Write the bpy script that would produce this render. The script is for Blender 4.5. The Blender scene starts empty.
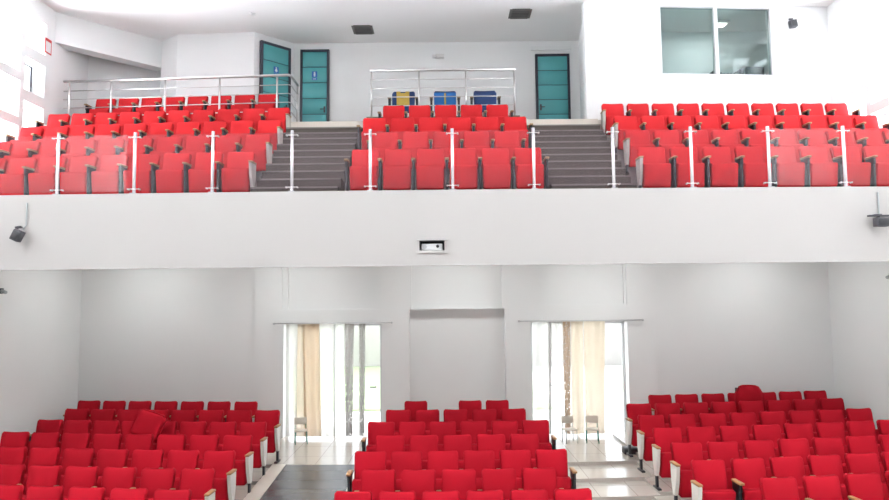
import bpy, bmesh, math, random
from mathutils import Vector, Matrix
random.seed(7)
C = bpy.context.scene.collection
PI = math.pi
F = 650.0                      # focal length in pixels of an 889 px wide frame
CZ = 2.97                      # eye height above the ground-floor landing
PITCH = math.atan(50.0 / F)
ROLL = 0.0100

# ------------------------------------------------------------------ camera
fw = Vector((0, math.cos(PITCH), math.sin(PITCH)))
r0 = Vector((1, 0, 0)); u0 = Vector((0, -math.sin(PITCH), math.cos(PITCH)))
rt = r0 * math.cos(ROLL) - u0 * math.sin(ROLL)
up = r0 * math.sin(ROLL) + u0 * math.cos(ROLL)
cam_data = bpy.data.cameras.new('camera')
cam = bpy.data.objects.new('camera', cam_data); C.objects.link(cam)
M = Matrix((rt, up, -fw)).transposed().to_4x4(); M.translation = Vector((0, 0, CZ))
cam.matrix_world = M
cam_data.sensor_width = 36.0; cam_data.lens = 36.0 * F / 889.0
cam_data.clip_start = 0.05; cam_data.clip_end = 300
bpy.context.scene.camera = cam
vs = bpy.context.scene.view_settings
vs.view_transform = 'Standard'; vs.look = 'None'; vs.gamma = 1.0; vs.use_curve_mapping = False
vs.exposure = EXPO = 0.66

def at(px, py, Y):
    """world point seen at a pixel on the plane y = Y (survey of the photograph)"""
    d = fw + rt * ((px - 444.5) / F) + up * ((250 - py) / F)
    return Vector((0, 0, CZ)) + d * (Y / d.y)
def xat(px, Y, z):
    """world x of a point at depth Y and height z that is seen in column px"""
    lo, hi = -30.0, 30.0
    for _ in range(50):
        m = (lo + hi) / 2
        v = Vector((m, Y, z - CZ)); u = v.dot(rt) / v.dot(fw) * F + 444.5
        if u < px: lo = m
        else: hi = m
    return (lo + hi) / 2
KB, KP = .030, .008            # bend of the balcony rows and of the parapet
def arc(X, Z0, k=.030):
    """rows, tiers and parapet all follow gently curved lines"""
    Y = Z0
    for _ in range(6): Y = Z0 * (1 + k * (X / Y * F / 400.0) ** 2)
    return Y

# ------------------------------------------------------------------ materials
def mat(name, col, rough=0.6, var=0.04, scale=6.0, metal=0.0, bump=0.0, bscale=200.0, spec=0.5, objvar=0.0, sheen=0.0):
    m = bpy.data.materials.new(name); m.use_nodes = True
    nt = m.node_tree; b = nt.nodes['Principled BSDF']
    b.inputs['Roughness'].default_value = rough; b.inputs['Metallic'].default_value = metal
    b.inputs['Specular IOR Level'].default_value = spec
    if sheen: b.inputs['Sheen Weight'].default_value = sheen
    tc = nt.nodes.new('ShaderNodeTexCoord')
    n = nt.nodes.new('ShaderNodeTexNoise'); n.inputs['Scale'].default_value = scale; n.inputs['Detail'].default_value = 4
    nt.links.new(tc.outputs['Object'], n.inputs['Vector'])
    mr = nt.nodes.new('ShaderNodeMapRange')
    mr.inputs['To Min'].default_value = 1 - var; mr.inputs['To Max'].default_value = 1 + var
    nt.links.new(n.outputs['Fac'], mr.inputs['Value'])
    hv = nt.nodes.new('ShaderNodeHueSaturation'); hv.inputs['Color'].default_value = (*col, 1)
    last = mr.outputs['Result']
    if objvar:
        oi = nt.nodes.new('ShaderNodeObjectInfo'); m2 = nt.nodes.new('ShaderNodeMapRange')
        m2.inputs['To Min'].default_value = 1 - objvar; m2.inputs['To Max'].default_value = 1 + objvar
        nt.links.new(oi.outputs['Random'], m2.inputs['Value'])
        mu = nt.nodes.new('ShaderNodeMath'); mu.operation = 'MULTIPLY'
        nt.links.new(last, mu.inputs[0]); nt.links.new(m2.outputs['Result'], mu.inputs[1]); last = mu.outputs[0]
    nt.links.new(last, hv.inputs['Value']); nt.links.new(hv.outputs['Color'], b.inputs['Base Color'])
    if bump:
        n2 = nt.nodes.new('ShaderNodeTexNoise'); n2.inputs['Scale'].default_value = bscale
        nt.links.new(tc.outputs['Object'], n2.inputs['Vector'])
        bp = nt.nodes.new('ShaderNodeBump'); bp.inputs['Strength'].default_value = bump; bp.inputs['Distance'].default_value = 0.01
        nt.links.new(n2.outputs['Fac'], bp.inputs['Height']); nt.links.new(bp.outputs['Normal'], b.inputs['Normal'])
    return m

def tile_mat(name, c1, c2, mortar, bw, bh, rough, ms=0.006, spec=0.5):
    m = bpy.data.materials.new(name); m.use_nodes = True
    nt = m.node_tree; b = nt.nodes['Principled BSDF']
    b.inputs['Roughness'].default_value = rough; b.inputs['Specular IOR Level'].default_value = spec
    tc = nt.nodes.new('ShaderNodeTexCoord'); br = nt.nodes.new('ShaderNodeTexBrick')
    br.offset = 0.0
    br.inputs['Color1'].default_value = (*c1, 1); br.inputs['Color2'].default_value = (*c2, 1); br.inputs['Mortar'].default_value = (*mortar, 1)
    br.inputs['Scale'].default_value = 1.0; br.inputs['Mortar Size'].default_value = ms
    br.inputs['Brick Width'].default_value = bw; br.inputs['Row Height'].default_value = bh
    nt.links.new(tc.outputs['Object'], br.inputs['Vector']); nt.links.new(br.outputs['Color'], b.inputs['Base Color'])
    return m

def mix_mat(name, parts):
    """stack of shaders: parts = [(kind, colour, roughness), ...] with mix weights"""
    m = bpy.data.materials.new(name); m.use_nodes = True
    nt = m.node_tree; nt.nodes.clear(); out = nt.nodes.new('ShaderNodeOutputMaterial'); cur = None
    for kind, col, rough, w in parts:
        s = nt.nodes.new({'t': 'ShaderNodeBsdfTransparent', 'g': 'ShaderNodeBsdfGlossy', 'd': 'ShaderNodeBsdfDiffuse', 'l': 'ShaderNodeBsdfTranslucent'}[kind])
        s.inputs['Color'].default_value = (*col, 1)
        if kind == 'g': s.inputs['Roughness'].default_value = rough
        if cur is None: cur = s.outputs[0]; continue
        mx = nt.nodes.new('ShaderNodeMixShader')
        if w == 'fresnel':
            fr = nt.nodes.new('ShaderNodeFresnel'); fr.inputs['IOR'].default_value = 1.5
            nt.links.new(fr.outputs[0], mx.inputs[0])
        else: mx.inputs[0].default_value = w
        nt.links.new(cur, mx.inputs[1]); nt.links.new(s.outputs[0], mx.inputs[2]); cur = mx.outputs[0]
    nt.links.new(cur, out.inputs['Surface'])
    return m

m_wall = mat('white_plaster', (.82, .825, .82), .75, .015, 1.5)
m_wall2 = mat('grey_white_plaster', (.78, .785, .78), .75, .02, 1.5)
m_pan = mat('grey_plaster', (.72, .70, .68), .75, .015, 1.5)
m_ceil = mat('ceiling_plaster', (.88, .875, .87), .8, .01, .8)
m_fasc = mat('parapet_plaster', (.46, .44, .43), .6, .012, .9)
m_floor = tile_mat('beige_tile', (.60, .56, .50), (.58, .54, .48), (.36, .33, .30), .6, .85, .16)
m_riser = mat('tile_riser', (.44, .40, .36), .4, .05, 3)
m_ramp = tile_mat('dark_tile', (.06, .06, .064), (.085, .085, .088), (.022, .022, .022), 3.0, .45, .24, .014, .5)
m_border = mat('beige_border_stone', (.60, .55, .48), .3, .04, 5)
m_step = mat('taupe_carpet', (.085, .070, .060), .9, .08, 14, bump=.3)
m_nose = mat('pale_nosing', (.20, .18, .165), .7, .05, 8)
m_lip = mat('beige_lip_stone', (.62, .56, .49), .6, .03, 4)
m_tier = mat('grey_concrete', (.22, .20, .19), .9, .08, 5)
m_red = mat('crimson_fabric', (.44, .006, .018), .75, .07, 9, bump=.15, objvar=.07, sheen=.0, spec=.12)
m_red_lit = mat('crimson_fabric_lit', (.52, .020, .024), .78, .06, 9, bump=.15, objvar=.05, sheen=.0, spec=.12)  # balcony copy of the crimson, with the stronger light upstairs put into its colour
m_wood = mat('oak_armrest', (.36, .19, .08), .4, .15, 20)
m_wood2 = mat('olive_wood_armrest', (.33, .22, .11), .45, .15, 20)
m_black = mat('black_metal', (.018, .018, .022), .4, .1, 10)
m_dark = mat('dark_grey_metal', (.05, .05, .06), .45, .1, 10)
m_panel = mat('white_end_panel', (.74, .72, .67), .35, .03, 6)
m_panel2 = mat('grey_end_panel', (.46, .43, .39), .5, .05, 6)
m_steel = mat('brushed_steel', (.62, .60, .59), .28, .03, 12, metal=1.0)
m_post = mat('white_steel_post', (.85, .83, .87), .22, .02, 12, metal=.6)
m_teal = mat('teal_door', (.075, .33, .345), .45, .04, 4)
m_frame = mat('dark_door_frame', (.018, .02, .035), .4, .05, 6)
m_blue = mat('sign_blue', (.01, .10, .42), .4, .01, 5)
m_white = mat('white_plastic', (.82, .82, .82), .4, .01, 5)
m_signred = mat('sign_red', (.6, .05, .05), .5, .01, 5)
m_navy = mat('navy_fabric', (.016, .045, .15), .75, .08, 10, bump=.15)
m_azure = mat('azure_fabric', (.010, .13, .40), .7, .05, 10, bump=.1)
m_yellow = mat('mustard_cloth', (.52, .36, .07), .8, .08, 12)
m_brown = mat('brown_board', (.17, .12, .08), .6, .15, 12)
m_alu = mat('pale_aluminium', (.62, .63, .64), .35, .02, 8, metal=.7)
m_screen = mat('dark_screen', (.04, .05, .055), .25, .02, 5)
m_vent = mat('vent_grille', (.10, .095, .09), .5, .05, 8)
m_beigeplastic = mat('beige_plastic', (.74, .69, .60), .5, .03, 6)
m_green = mat('green_painted_tube', (.05, .30, .22), .4, .03, 6)
m_greytube = mat('grey_painted_tube', (.35, .38, .38), .4, .03, 6)
m_outside = mat('pale_paving', (.72, .70, .66), .8, .05, 2)
m_lawn = mat('lawn', (.42, .52, .30), .9, .15, 3)
m_outwall = mat('outdoor_wall', (.62, .60, .57), .8, .04, 2)
m_glass = mix_mat('reflection_haze_glass', [('t', (.95, .915, .935), 0, 0), ('d', (.70, .62, .72), 0, .016), ('g', (1, 1, 1), .02, .022)])  # faint diffuse layer paints the pinkish reflection haze into the panes
m_winglass = mix_mat('frosted_window_glass', [('t', (.97, .98, 1), 0, 0), ('g', (1, 1, 1), .05, .04)])
m_booth = mix_mat('tinted_booth_glass', [('t', (.72, .80, .79), 0, 0), ('g', (1, 1, 1), .01, .03)])
def cloth(name, col, tr): return mix_mat(name, [('d', col, 0, 0), ('l', col, 0, .55), ('t', (1, 1, 1), 0, tr)])
m_sheer = cloth('white_sheer', (.88, .87, .84), .30)
m_sheer2 = cloth('thin_sheer', (.85, .86, .82), .55)
m_cream = cloth('cream_cloth', (.80, .72, .60), .08)
m_beige = cloth('beige_cloth', (.76, .64, .50), .03)
m_greycl = cloth('grey_cloth', (.50, .48, .46), .12)
def emit(name, col, s):
    m = bpy.data.materials.new(name); m.use_nodes = True; nt = m.node_tree; nt.nodes.clear()
    e = nt.nodes.new('ShaderNodeEmission'); o = nt.nodes.new('ShaderNodeOutputMaterial')
    e.inputs[0].default_value = (*col, 1); e.inputs[1].default_value = s; nt.links.new(e.outputs[0], o.inputs[0]); return m
m_lamp = emit('lamp_glow', (1, .97, .92), 3.0); m_soffit = emit('soffit_glow', (.97, 1, 1), 23.0)
def lace_mat(name, col):
    m = bpy.data.materials.new(name); m.use_nodes = True; nt = m.node_tree; nt.nodes.clear()
    out = nt.nodes.new('ShaderNodeOutputMaterial'); tc = nt.nodes.new('ShaderNodeTexCoord')
    v = nt.nodes.new('ShaderNodeTexVoronoi'); v.inputs['Scale'].default_value = 22
    mp = nt.nodes.new('ShaderNodeMapping'); mp.inputs['Scale'].default_value = (1, 0.01, 1)
    nt.links.new(tc.outputs['Object'], mp.inputs['Vector']); nt.links.new(mp.outputs[0], v.inputs['Vector'])
    mr = nt.nodes.new('ShaderNodeMath'); mr.operation = 'LESS_THAN'; mr.inputs[1].default_value = .26
    nt.links.new(v.outputs['Distance'], mr.inputs[0])
    d = nt.nodes.new('ShaderNodeBsdfDiffuse'); d.inputs[0].default_value = (*col, 1)
    l = nt.nodes.new('ShaderNodeBsdfTranslucent'); l.inputs[0].default_value = (*col, 1)
    t = nt.nodes.new('ShaderNodeBsdfTransparent')
    a = nt.nodes.new('ShaderNodeMixShader'); a.inputs[0].default_value = .5
    b = nt.nodes.new('ShaderNodeMixShader')
    nt.links.new(d.outputs[0], a.inputs[1]); nt.links.new(l.outputs[0], a.inputs[2])
    nt.links.new(mr.outputs[0], b.inputs[0]); nt.links.new(a.outputs[0], b.inputs[1]); nt.links.new(t.outputs[0], b.inputs[2])
    nt.links.new(b.outputs[0], out.inputs[0]); return m
m_lace = lace_mat('grey_lace', (.52, .50, .48)); m_lace2 = lace_mat('brown_lace', (.55, .44, .34))

# ------------------------------------------------------------------ mesh helpers
def box(bm, a, b, bev=0.0, seg=2, mtx=None, mi=0):
    """axis-aligned box from corner a to corner b, optional bevel and transform"""
    t = bmesh.new(); bmesh.ops.create_cube(t, size=1.0)
    s = [abs(b[i] - a[i]) for i in range(3)]; c = [(a[i] + b[i]) / 2 for i in range(3)]
    for v in t.verts: v.co = Vector((v.co.x * s[0] + c[0], v.co.y * s[1] + c[1], v.co.z * s[2] + c[2]))
    if bev: bmesh.ops.bevel(t, geom=list(t.edges), offset=min(bev, min(s) * .49), segments=seg, profile=.5, affect='EDGES')
    if mtx: t.transform(mtx)
    for f in t.faces: f.material_index = mi; f.smooth = bool(bev)
    merge(bm, t)
def merge(bm, t):
    me = bpy.data.meshes.new('tmp'); t.to_mesh(me); t.free(); bm.from_mesh(me); bpy.data.meshes.remove(me)
def prism(bm, pts, z0, z1, mi=0):
    lo = [bm.verts.new((x, y, z0)) for x, y in pts]; hi = [bm.verts.new((x, y, z1)) for x, y in pts]
    n = len(pts); fs = [bm.faces.new(lo[::-1]), bm.faces.new(hi)]
    for i in range(n): fs.append(bm.faces.new((lo[i], lo[(i + 1) % n], hi[(i + 1) % n], hi[i])))
    for f in fs: f.material_index = mi
def wallseg(bm, p, q, z0, z1, t=.15, mi=0):
    """upright wall between two plan points; its thickness t lies to the left of p->q"""
    d = Vector((q[0] - p[0], q[1] - p[1])).normalized(); n = Vector((-d.y, d.x)) * t
    pts = [p, q, (q[0] + n.x, q[1] + n.y), (p[0] + n.x, p[1] + n.y)]
    prism(bm, pts if t > 0 else pts[::-1], z0, z1, mi)
def arc_block(bm, x0, x1, Zf, Zb, z0, z1, n=24, mi=0, x0b=None, x1b=None, k=.030, kb=None):
    kb = k if kb is None else kb
    """curved tier: front edge on arc Zf, rear edge on arc Zb"""
    x0b = x0 if x0b is None else x0b; x1b = x1 if x1b is None else x1b
    f = [x0 + (x1 - x0) * i / n for i in range(n + 1)]; b = [x0b + (x1b - x0b) * i / n for i in range(n + 1)]
    pts = [(x, arc(x, Zf, k)) for x in f] + [(x, arc(x, Zb, kb)) for x in reversed(b)]
    lo = [bm.verts.new((x, y, z0)) for x, y in pts]; hi = [bm.verts.new((x, y, z1)) for x, y in pts]; N = len(pts)
    fs = []
    for i in range(n):
        j = N - 1 - i
        fs.append(bm.faces.new((hi[i], hi[i + 1], hi[j - 1], hi[j]))); fs.append(bm.faces.new((lo[j], lo[j - 1], lo[i + 1], lo[i])))
    for i in range(N): fs.append(bm.faces.new((lo[i], lo[(i + 1) % N], hi[(i + 1) % N], hi[i])))
    for f_ in fs: f_.material_index = mi
def tube(bm, pts, r, n=8, mi=0):
    pts = [Vector(p) for p in pts]; rings = []
    for i, p in enumerate(pts):
        d = (pts[min(i + 1, len(pts) - 1)] - pts[max(i - 1, 0)]).normalized()
        a = Vector((0, 0, 1)) if abs(d.z) < .9 else Vector((1, 0, 0))
        e1 = d.cross(a).normalized(); e2 = d.cross(e1)
        rings.append([bm.verts.new(p + e1 * math.cos(2 * PI * k / n) * r + e2 * math.sin(2 * PI * k / n) * r) for k in range(n)])
    for i in range(len(rings) - 1):
        for k in range(n):
            f = bm.faces.new((rings[i][k], rings[i][(k + 1) % n], rings[i + 1][(k + 1) % n], rings[i + 1][k])); f.smooth = True; f.material_index = mi
    for rg in (rings[0], rings[-1]):
        f = bm.faces.new(rg); f.material_index = mi
def mesh(name, bm, mats):
    bmesh.ops.recalc_face_normals(bm, faces=list(bm.faces))
    me = bpy.data.meshes.new(name); bm.to_mesh(me); bm.free()
    for m in (mats if isinstance(mats, (list, tuple)) else [mats]): me.materials.append(m)
    return me
def obj(name, me, parent=None, loc=(0, 0, 0), rotz=0.0):
    o = bpy.data.objects.new(name, me); C.objects.link(o); o.location = loc; o.rotation_euler = (0, 0, rotz)
    if parent: o.parent = parent
    return o
def bobj(name, bm, mats, parent=None, loc=(0, 0, 0), rotz=0.0): return obj(name, mesh(name, bm, mats), parent, loc, rotz)
def struct(name, bm, mats, parent=None):
    o = bobj(name, bm, mats, parent)
    if not parent: o['kind'] = 'structure'
    return o
def thing(name, label, cat, loc=(0, 0, 0), rotz=0.0, group=None):
    o = obj(name, None, None, loc, rotz); tag(o, label, cat, group); return o
def tag(o, label, cat, group=None):
    o['label'] = label; o['category'] = cat
    if group: o['group'] = group
    return o
NB = bmesh.new
def H(h): return CZ + h        # heights measured from eye level

# ------------------------------------------------------------------ levels
XL, XR = -8.10, 8.55           # ground-floor side walls
XUL, XUR = -8.86, 8.92         # balcony side walls
YR = 14.45                     # ground-floor rear wall
BAL = H(1.65); RISE = .549     # first balcony tier and rise per tier
LAND = H(3.952); CEIL = H(6.68)
BZ = [10.90, 11.88, 12.86, 13.84]                     # seat-back arcs of the four balcony rows
GZ = [13.55, 12.50, 11.64, 10.80, 9.95, 9.12, 8.33]   # ground rows, rear to front
GR_ = .062
GF = [0, 0] + [-GR_ * k for k in range(1, 6)]
SE = [12.05, 11.18, 10.35, 9.50, 8.65]                # step edges between them

# ------------------------------------------------------------------ ground floor
bm = NB()
box(bm, (XL - .3, 13.0, -.7), (XR + .3, YR + .6, 0))
edges_ = [13.0] + SE + [7.5]
for i in range(6): arc_block(bm, XL - .3, XR + .3, edges_[i + 1], edges_[i] + (.35 if i == 0 else 0) * 0, -.9, -GR_ * i, k=.05, kb=0 if i == 0 else .05, n=40)
for f in bm.faces:
    f.normal_update()
    if abs(f.normal.z) < .5: f.material_index = 1
box(bm, (XL - .3, 3, -1.2), (XR + .3, 8.6, -GR_ * 5 - .012))
struct('floor', bm, [m_floor, m_riser])
bm = NB()    # low plinth under the right-hand seats
for i in range(6):
    x0 = 3.60 - .12 * i
    arc_block(bm, x0, XR, edges_[i + 1], edges_[i] if i else 14.35, -GR_ * i - .1, -GR_ * i + .05, k=.05, kb=0 if i == 0 else .05)
struct('floor_plinth', bm, m_floor)
bm = NB()    # dark tiled ramp of the left aisle
prism(bm, [(-2.92, 7.0), (-1.62, 7.0), (-1.62, SE[0] - .02), (-2.92, SE[0] - .02)], -.9, -.8)
def ramp(x0, x1, ya, za, yb, zb, thick, mi=0):
    v = [bm.verts.new(p) for p in ((x0, ya, za), (x1, ya, za), (x1, yb, zb), (x0, yb, zb), (x0, ya, za - thick), (x1, ya, za - thick), (x1, yb, zb - thick), (x0, yb, zb - thick))]
    for q in ((0, 1, 2, 3), (7, 6, 5, 4), (0, 4, 5, 1), (1, 5, 6, 2), (2, 6, 7, 3), (3, 7, 4, 0)):
        f = bm.faces.new([v[i] for i in q]); f.material_index = mi
ramp(-2.92, -1.62, 7.0, -.33, SE[0], .012, .3)
ramp(-3.16, -2.92, 7.0, -.30, SE[0], .03, .3, 1)
ramp(-1.62, -1.48, 7.0, -.30, SE[0], .03, .3, 1)
struct('aisle_ramp', bm, [m_ramp, m_border])

# ground-floor walls
bm = NB(); box(bm, (XL - .3, 5, -1.2), (XL, YR + .3, H(1.3))); struct('wall_left_lower', bm, m_wall2)
bm = NB(); box(bm, (XR, 3, -1.2), (XR + .3, YR + .3, H(1.3))); struct('wall_right_lower', bm, m_wall2)

def cells(bm, x0, x1, z0, z1, y, holes, thick):
    """wall face at y with openings: holes = (x0, x1, z0, z1, depth) ; depth None = right through"""
    xs = sorted({x0, x1} | {min(max(h[i], x0), x1) for h in holes for i in (0, 1)})
    zs = sorted({z0, z1} | {min(max(h[i], z0), z1) for h in holes for i in (2, 3)})
    for i in range(len(xs) - 1):
        run = None
        for j in range(len(zs) - 1):
            cx, cz = (xs[i] + xs[i + 1]) / 2, (zs[j] + zs[j + 1]) / 2; d = 0
            for h in holes:
                if h[0] < cx < h[1] and h[2] < cz < h[3]: d = h[4]
            if d is None: continue
            box(bm, (xs[i], y + d, zs[j]), (xs[i + 1], y + thick, zs[j + 1]))
D1 = (xat(283.5, YR, 1.5), xat(381.5, YR, 1.5)); D2 = (xat(531.5, YR, 1.5), xat(628.5, YR, 1.5))
DT = 2.46
bm = NB()
W0, W1 = -4.23, 4.68
cells(bm, W0, W1, -.1, H(1.3), YR, [
    (D1[0], D1[1], -.2, DT, None), (D2[0], D2[1], -.2, DT, None),
    (-3.62, -1.42, 2.78, H(1.2), .06), (-3.49, -1.55, 2.80, H(1.2), .12),
    (-.74, 1.27, 2.78, H(1.2), .12), (-.80, 1.32, -.2, 2.77, .22),
    (1.98, 4.03, 2.83, H(1.2), .06), (2.12, 3.98, 2.85, H(1.2), .12)], .36)
struct('wall_back', bm, m_wall2)
bm = NB(); box(bm, (XL, YR + .05, -.1), (W0, YR + .36, H(1.3))); struct('wall_back_left', bm, m_wall2)
bm = NB(); box(bm, (W1, YR + .05, -.1), (XR, YR + .36, H(1.3))); struct('wall_back_right', bm, m_wall2)

# glazed doors at the outer face of the two openings
def glazed(name, D, handle):
    p = obj(name, None, None, ((D[0] + D[1]) / 2, YR + .30, 0)); p['kind'] = 'structure'
    w = (D[1] - D[0]) / 2; bm = NB()
    for x in (-w + .03, w - .03): box(bm, (x - .025, -.03, 0), (x + .025, .03, DT))
    box(bm, (-w, -.03, DT - .05), (w, .03, DT)); box(bm, (-.02, -.03, 0), (.02, .03, DT))
    bobj('door_frame', bm, m_alu, p)
    for s in (-1, 1):
        bm = NB(); a, b = (-w + .055, -.02) if s < 0 else (.02, w - .055)
        box(bm, (a, -.004, .03), (b, .004, DT - .05)); bobj('pane', bm, m_winglass, p)
    bm = NB(); tube(bm, [(handle, -.08, 1.05), (handle + .12, -.08, 1.05)], .014); tube(bm, [(handle + .12, -.08, 1.05), (handle + .12, 0, 1.05)], .014)
    bobj('handle', bm, m_dark, p)
glazed('door_4', D1, .80); glazed('door_5', D2, -.70)

# outdoors behind the doors
bm = NB(); box(bm, (-14, YR + .6, -.35), (14, 40, -.12)); struct('ground', bm, m_outside)
bm = NB(); box(bm, (-7, 18.5, -.12), (3.0, 30.4, -.06)); o = struct('lawn', bm, m_lawn)
bm = NB(); box(bm, (-9, 30.5, -.12), (9, 30.8, 1.9)); struct('wall_outdoor', bm, m_outwall)

# ------------------------------------------------------------------ balcony shell
PJ = (at(419.5, 244, 9.9).x, at(444.5, 244, 9.9).x); pz = (at(432, 250.5, 9.9).z, at(432, 240.5, 9.9).z)
FB, FT = H(.535), H(1.69)
bm = NB()
arc_block(bm, XUL, PJ[0], 9.90, 10.15, FB, FT, k=KP); arc_block(bm, PJ[1], XUR, 9.90, 10.15, FB, FT, k=KP)
box(bm, (PJ[0], 9.90, FB), (PJ[1], 10.15, pz[0])); box(bm, (PJ[0], 9.90, pz[1]), (PJ[1], 10.15, FT))
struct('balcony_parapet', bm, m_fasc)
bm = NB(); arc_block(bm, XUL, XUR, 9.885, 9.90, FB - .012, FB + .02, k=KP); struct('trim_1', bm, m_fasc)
bm = NB(); arc_block(bm, XUL, XUR, 10.15, 13.9, H(1.30), H(1.44), k=KP, kb=0); struct('balcony_slab', bm, m_pan)
bm = NB(); box(bm, (XL - .6, 13.2, H(1.30)), (XR + .6, 16.9, H(1.44))); struct('balcony_slab_rear', bm, m_pan)
# seating tiers
SIDE_L = [(-3.12, XUL), (-3.20, XUL), (-3.28, XUL), (-3.36, XUL)]
SIDE_R = [(3.14, XUR), (3.22, XUR), (3.28, XUR), (3.34, XUR)]
def tier_edges(r): return (10.15 if r == 0 else BZ[r] - .74, (BZ[r + 1] - .74) if r < 3 else 14.15)
bm = NB()
for r in range(4):
    a, b = tier_edges(r); zt = BAL + RISE * r
    for xa_, xb_ in ((SIDE_L[r][1], SIDE_L[r][0]), (-1.72, 1.74), SIDE_R[r]):
        kk = .012 if xa_ > 2 else KB
        arc_block(bm, xa_, xb_, a, b, zt - .7 if r else H(1.44), zt, k=kk if r else KP, kb=kk)
struct('balcony_tiers', bm, m_tier)
# stairs in the two aisles
for nm, x0, x1 in (('stairs_left', -3.36, -1.72), ('stairs_right', 1.74, 3.34)):
    bm = NB(); n = 12; y0, y1 = 10.42, 14.12; rise = (LAND - .10 - BAL) / (n - 1)
    xw = lambda x, y: x if abs(x) < 2 else math.copysign(3.13 + .21 * min(1, max(0, (y - 10.9) / 2.94)), x)
    box(bm, (xw(x0, 10.2), 10.15, H(1.44)), (xw(x1, 10.2), y0, BAL))
    xa, xb = x0, x1
    for i in range(n - 1):
        ya = y0 + (y1 - y0) * i / (n - 1); x0, x1 = xw(xa, ya), xw(xb, ya); z1 = BAL + rise * (i + 1)
        box(bm, (x0, ya, z1 - rise - .25), (x1, y1 + .1, z1))
        if i < n - 2: box(bm, (x0, ya - .012, z1 - .022), (x1, ya + .04, z1 + .004), mi=1)
        else: box(bm, (x0, ya - .02, z1 - .13), (x1, 14.125, z1 + .012), mi=2)
    struct(nm, bm, [m_step, m_nose, m_lip])
bm = NB(); box(bm, (XUL, 14.16, H(3.3)), (XUR, 16.9, LAND))
struct('landing', bm, m_floor)
bm = NB()
for x0, x1 in ((-3.36, -1.70), (1.72, 3.34)): box(bm, (x0, 14.12, LAND - .125), (x1, 14.20, LAND + .012))
struct('trim_2', bm, m_lip)
bm = NB(); box(bm, (-1.70, 14.13, H(3.3)), (1.70, 16.40, LAND + .11)); struct('rear_platform', bm, m_brown)
bm = NB(); box(bm, (XUL, 14.62, LAND - .1), (-3.36, 15.72, LAND + .06)); struct('rear_platform_left', bm, m_brown)

# upper side walls with a staggered lattice of square windows
NCOL = 5
KL, KR = 1.030, 1.049
def lattice(bm, x, sgn, yend, k, ys=1.0):
    def H(h): return CZ + h * k * 1.02
    za = [(H(h), H(h) + .69 * k) for h in (5.25, 4.33, 3.42, 2.5)]; zb = [(H(h), min(H(h) + .75 * k, CEIL)) for h in (5.55, 4.63, 3.71, 2.79)]
    cols = []
    for c in range(NCOL):
        y0 = (13.32 * ys - .80 * c) * k; cols.append([(y0, y0 + .665 * k, q[0], q[1]) for q in (zb if c % 2 else za)])
    t = sgn * .32
    def slab(y0, y1, z0, z1): box(bm, (min(x, x + t), y0, z0), (max(x, x + t), y1, z1))
    z0, z1 = CZ + 1.3, CEIL
    slab(3, cols[-1][0][0], z0, z1); slab(cols[0][0][1], yend, z0, z1)
    for c in range(NCOL - 1): slab(cols[c + 1][0][1], cols[c][0][0], z0, z1)
    for c in cols:
        ya, yb = c[0][0], c[0][1]; zs = sorted(c, key=lambda q: q[2]); cur = z0
        for q in zs: slab(ya, yb, cur, q[2]); cur = min(q[3], z1)
        if cur < z1 - .001: slab(ya, yb, cur, z1)
    return [q for c in cols for q in c]
bm = NB(); openL = lattice(bm, XUL, -1, 15.85, KL, .98); struct('wall_left_upper', bm, m_wall)
bm = NB(); openR = lattice(bm, XUR, 1, 17.0, KR, .962); struct('wall_right_upper', bm, m_wall)
wn = 1
for x, s, ops in ((XUL, -1, openL), (XUR, 1, openR)):
    for (ya, yb, za, zb) in ops:
        zb = min(zb, CEIL)
        if zb < H(2.9): continue
        p = obj('window_%d' % wn, None, None, (x + s * .30, (ya + yb) / 2, za)); p['kind'] = 'structure'; wn += 1
        w = (yb - ya) / 2; h = zb - za; bm = NB()
        for q in (-w + .015, w - .015): box(bm, (-.015, q - .015, 0), (.015, q + .015, h))
        box(bm, (-.015, -w, 0), (.015, w, .03)); box(bm, (-.015, -w, h - .03), (.015, w, h))
        dark = abs(za - H(4.33 * KL * 1.02)) < .02 and ya > 12.9 and s < 0
        bobj('window_frame', bm, m_dark if dark else m_white, p)
        bm = NB(); box(bm, (-.003, -w + .03, .03), (.003, w - .03, h - .03)); bobj('pane', bm, m_winglass, p)
        if dark:      # one sash stands ajar
            bm = NB(); box(bm, (.0, -w + .05, .03), (.16, -w + .09, h - .12)); bobj('sash', bm, m_dark, p)

# rear upper walls
bm = NB(); wallseg(bm, (XUL, 14.45), (-7.14, 16.18), H(5.97), CEIL, .35); struct('wall_lintel', bm, m_wall)
bm = NB(); wallseg(bm, (-9.0, 15.80), (-6.85, 16.85), LAND - .4, CEIL, .2); struct('wall_recess', bm, m_wall)
bm = NB()
prism(bm, [(-7.18, 16.16), (-6.62, 15.78), (-4.66, 15.66), (-3.86, 16.40), (-3.86, 16.9), (-7.18, 16.9)], LAND - .4, CEIL)
struct('wall_left_block', bm, m_wall)
bm = NB(); box(bm, (-3.86, 16.42, LAND - .4), (3.8, 16.75, CEIL)); struct('wall_rear_upper', bm, m_wall)
# ceiling
bm = NB(); box(bm, (XUL - .4, 3, CEIL), (XUR + .4, 17.2, CEIL + .2)); struct('ceiling', bm, m_ceil)

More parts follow.
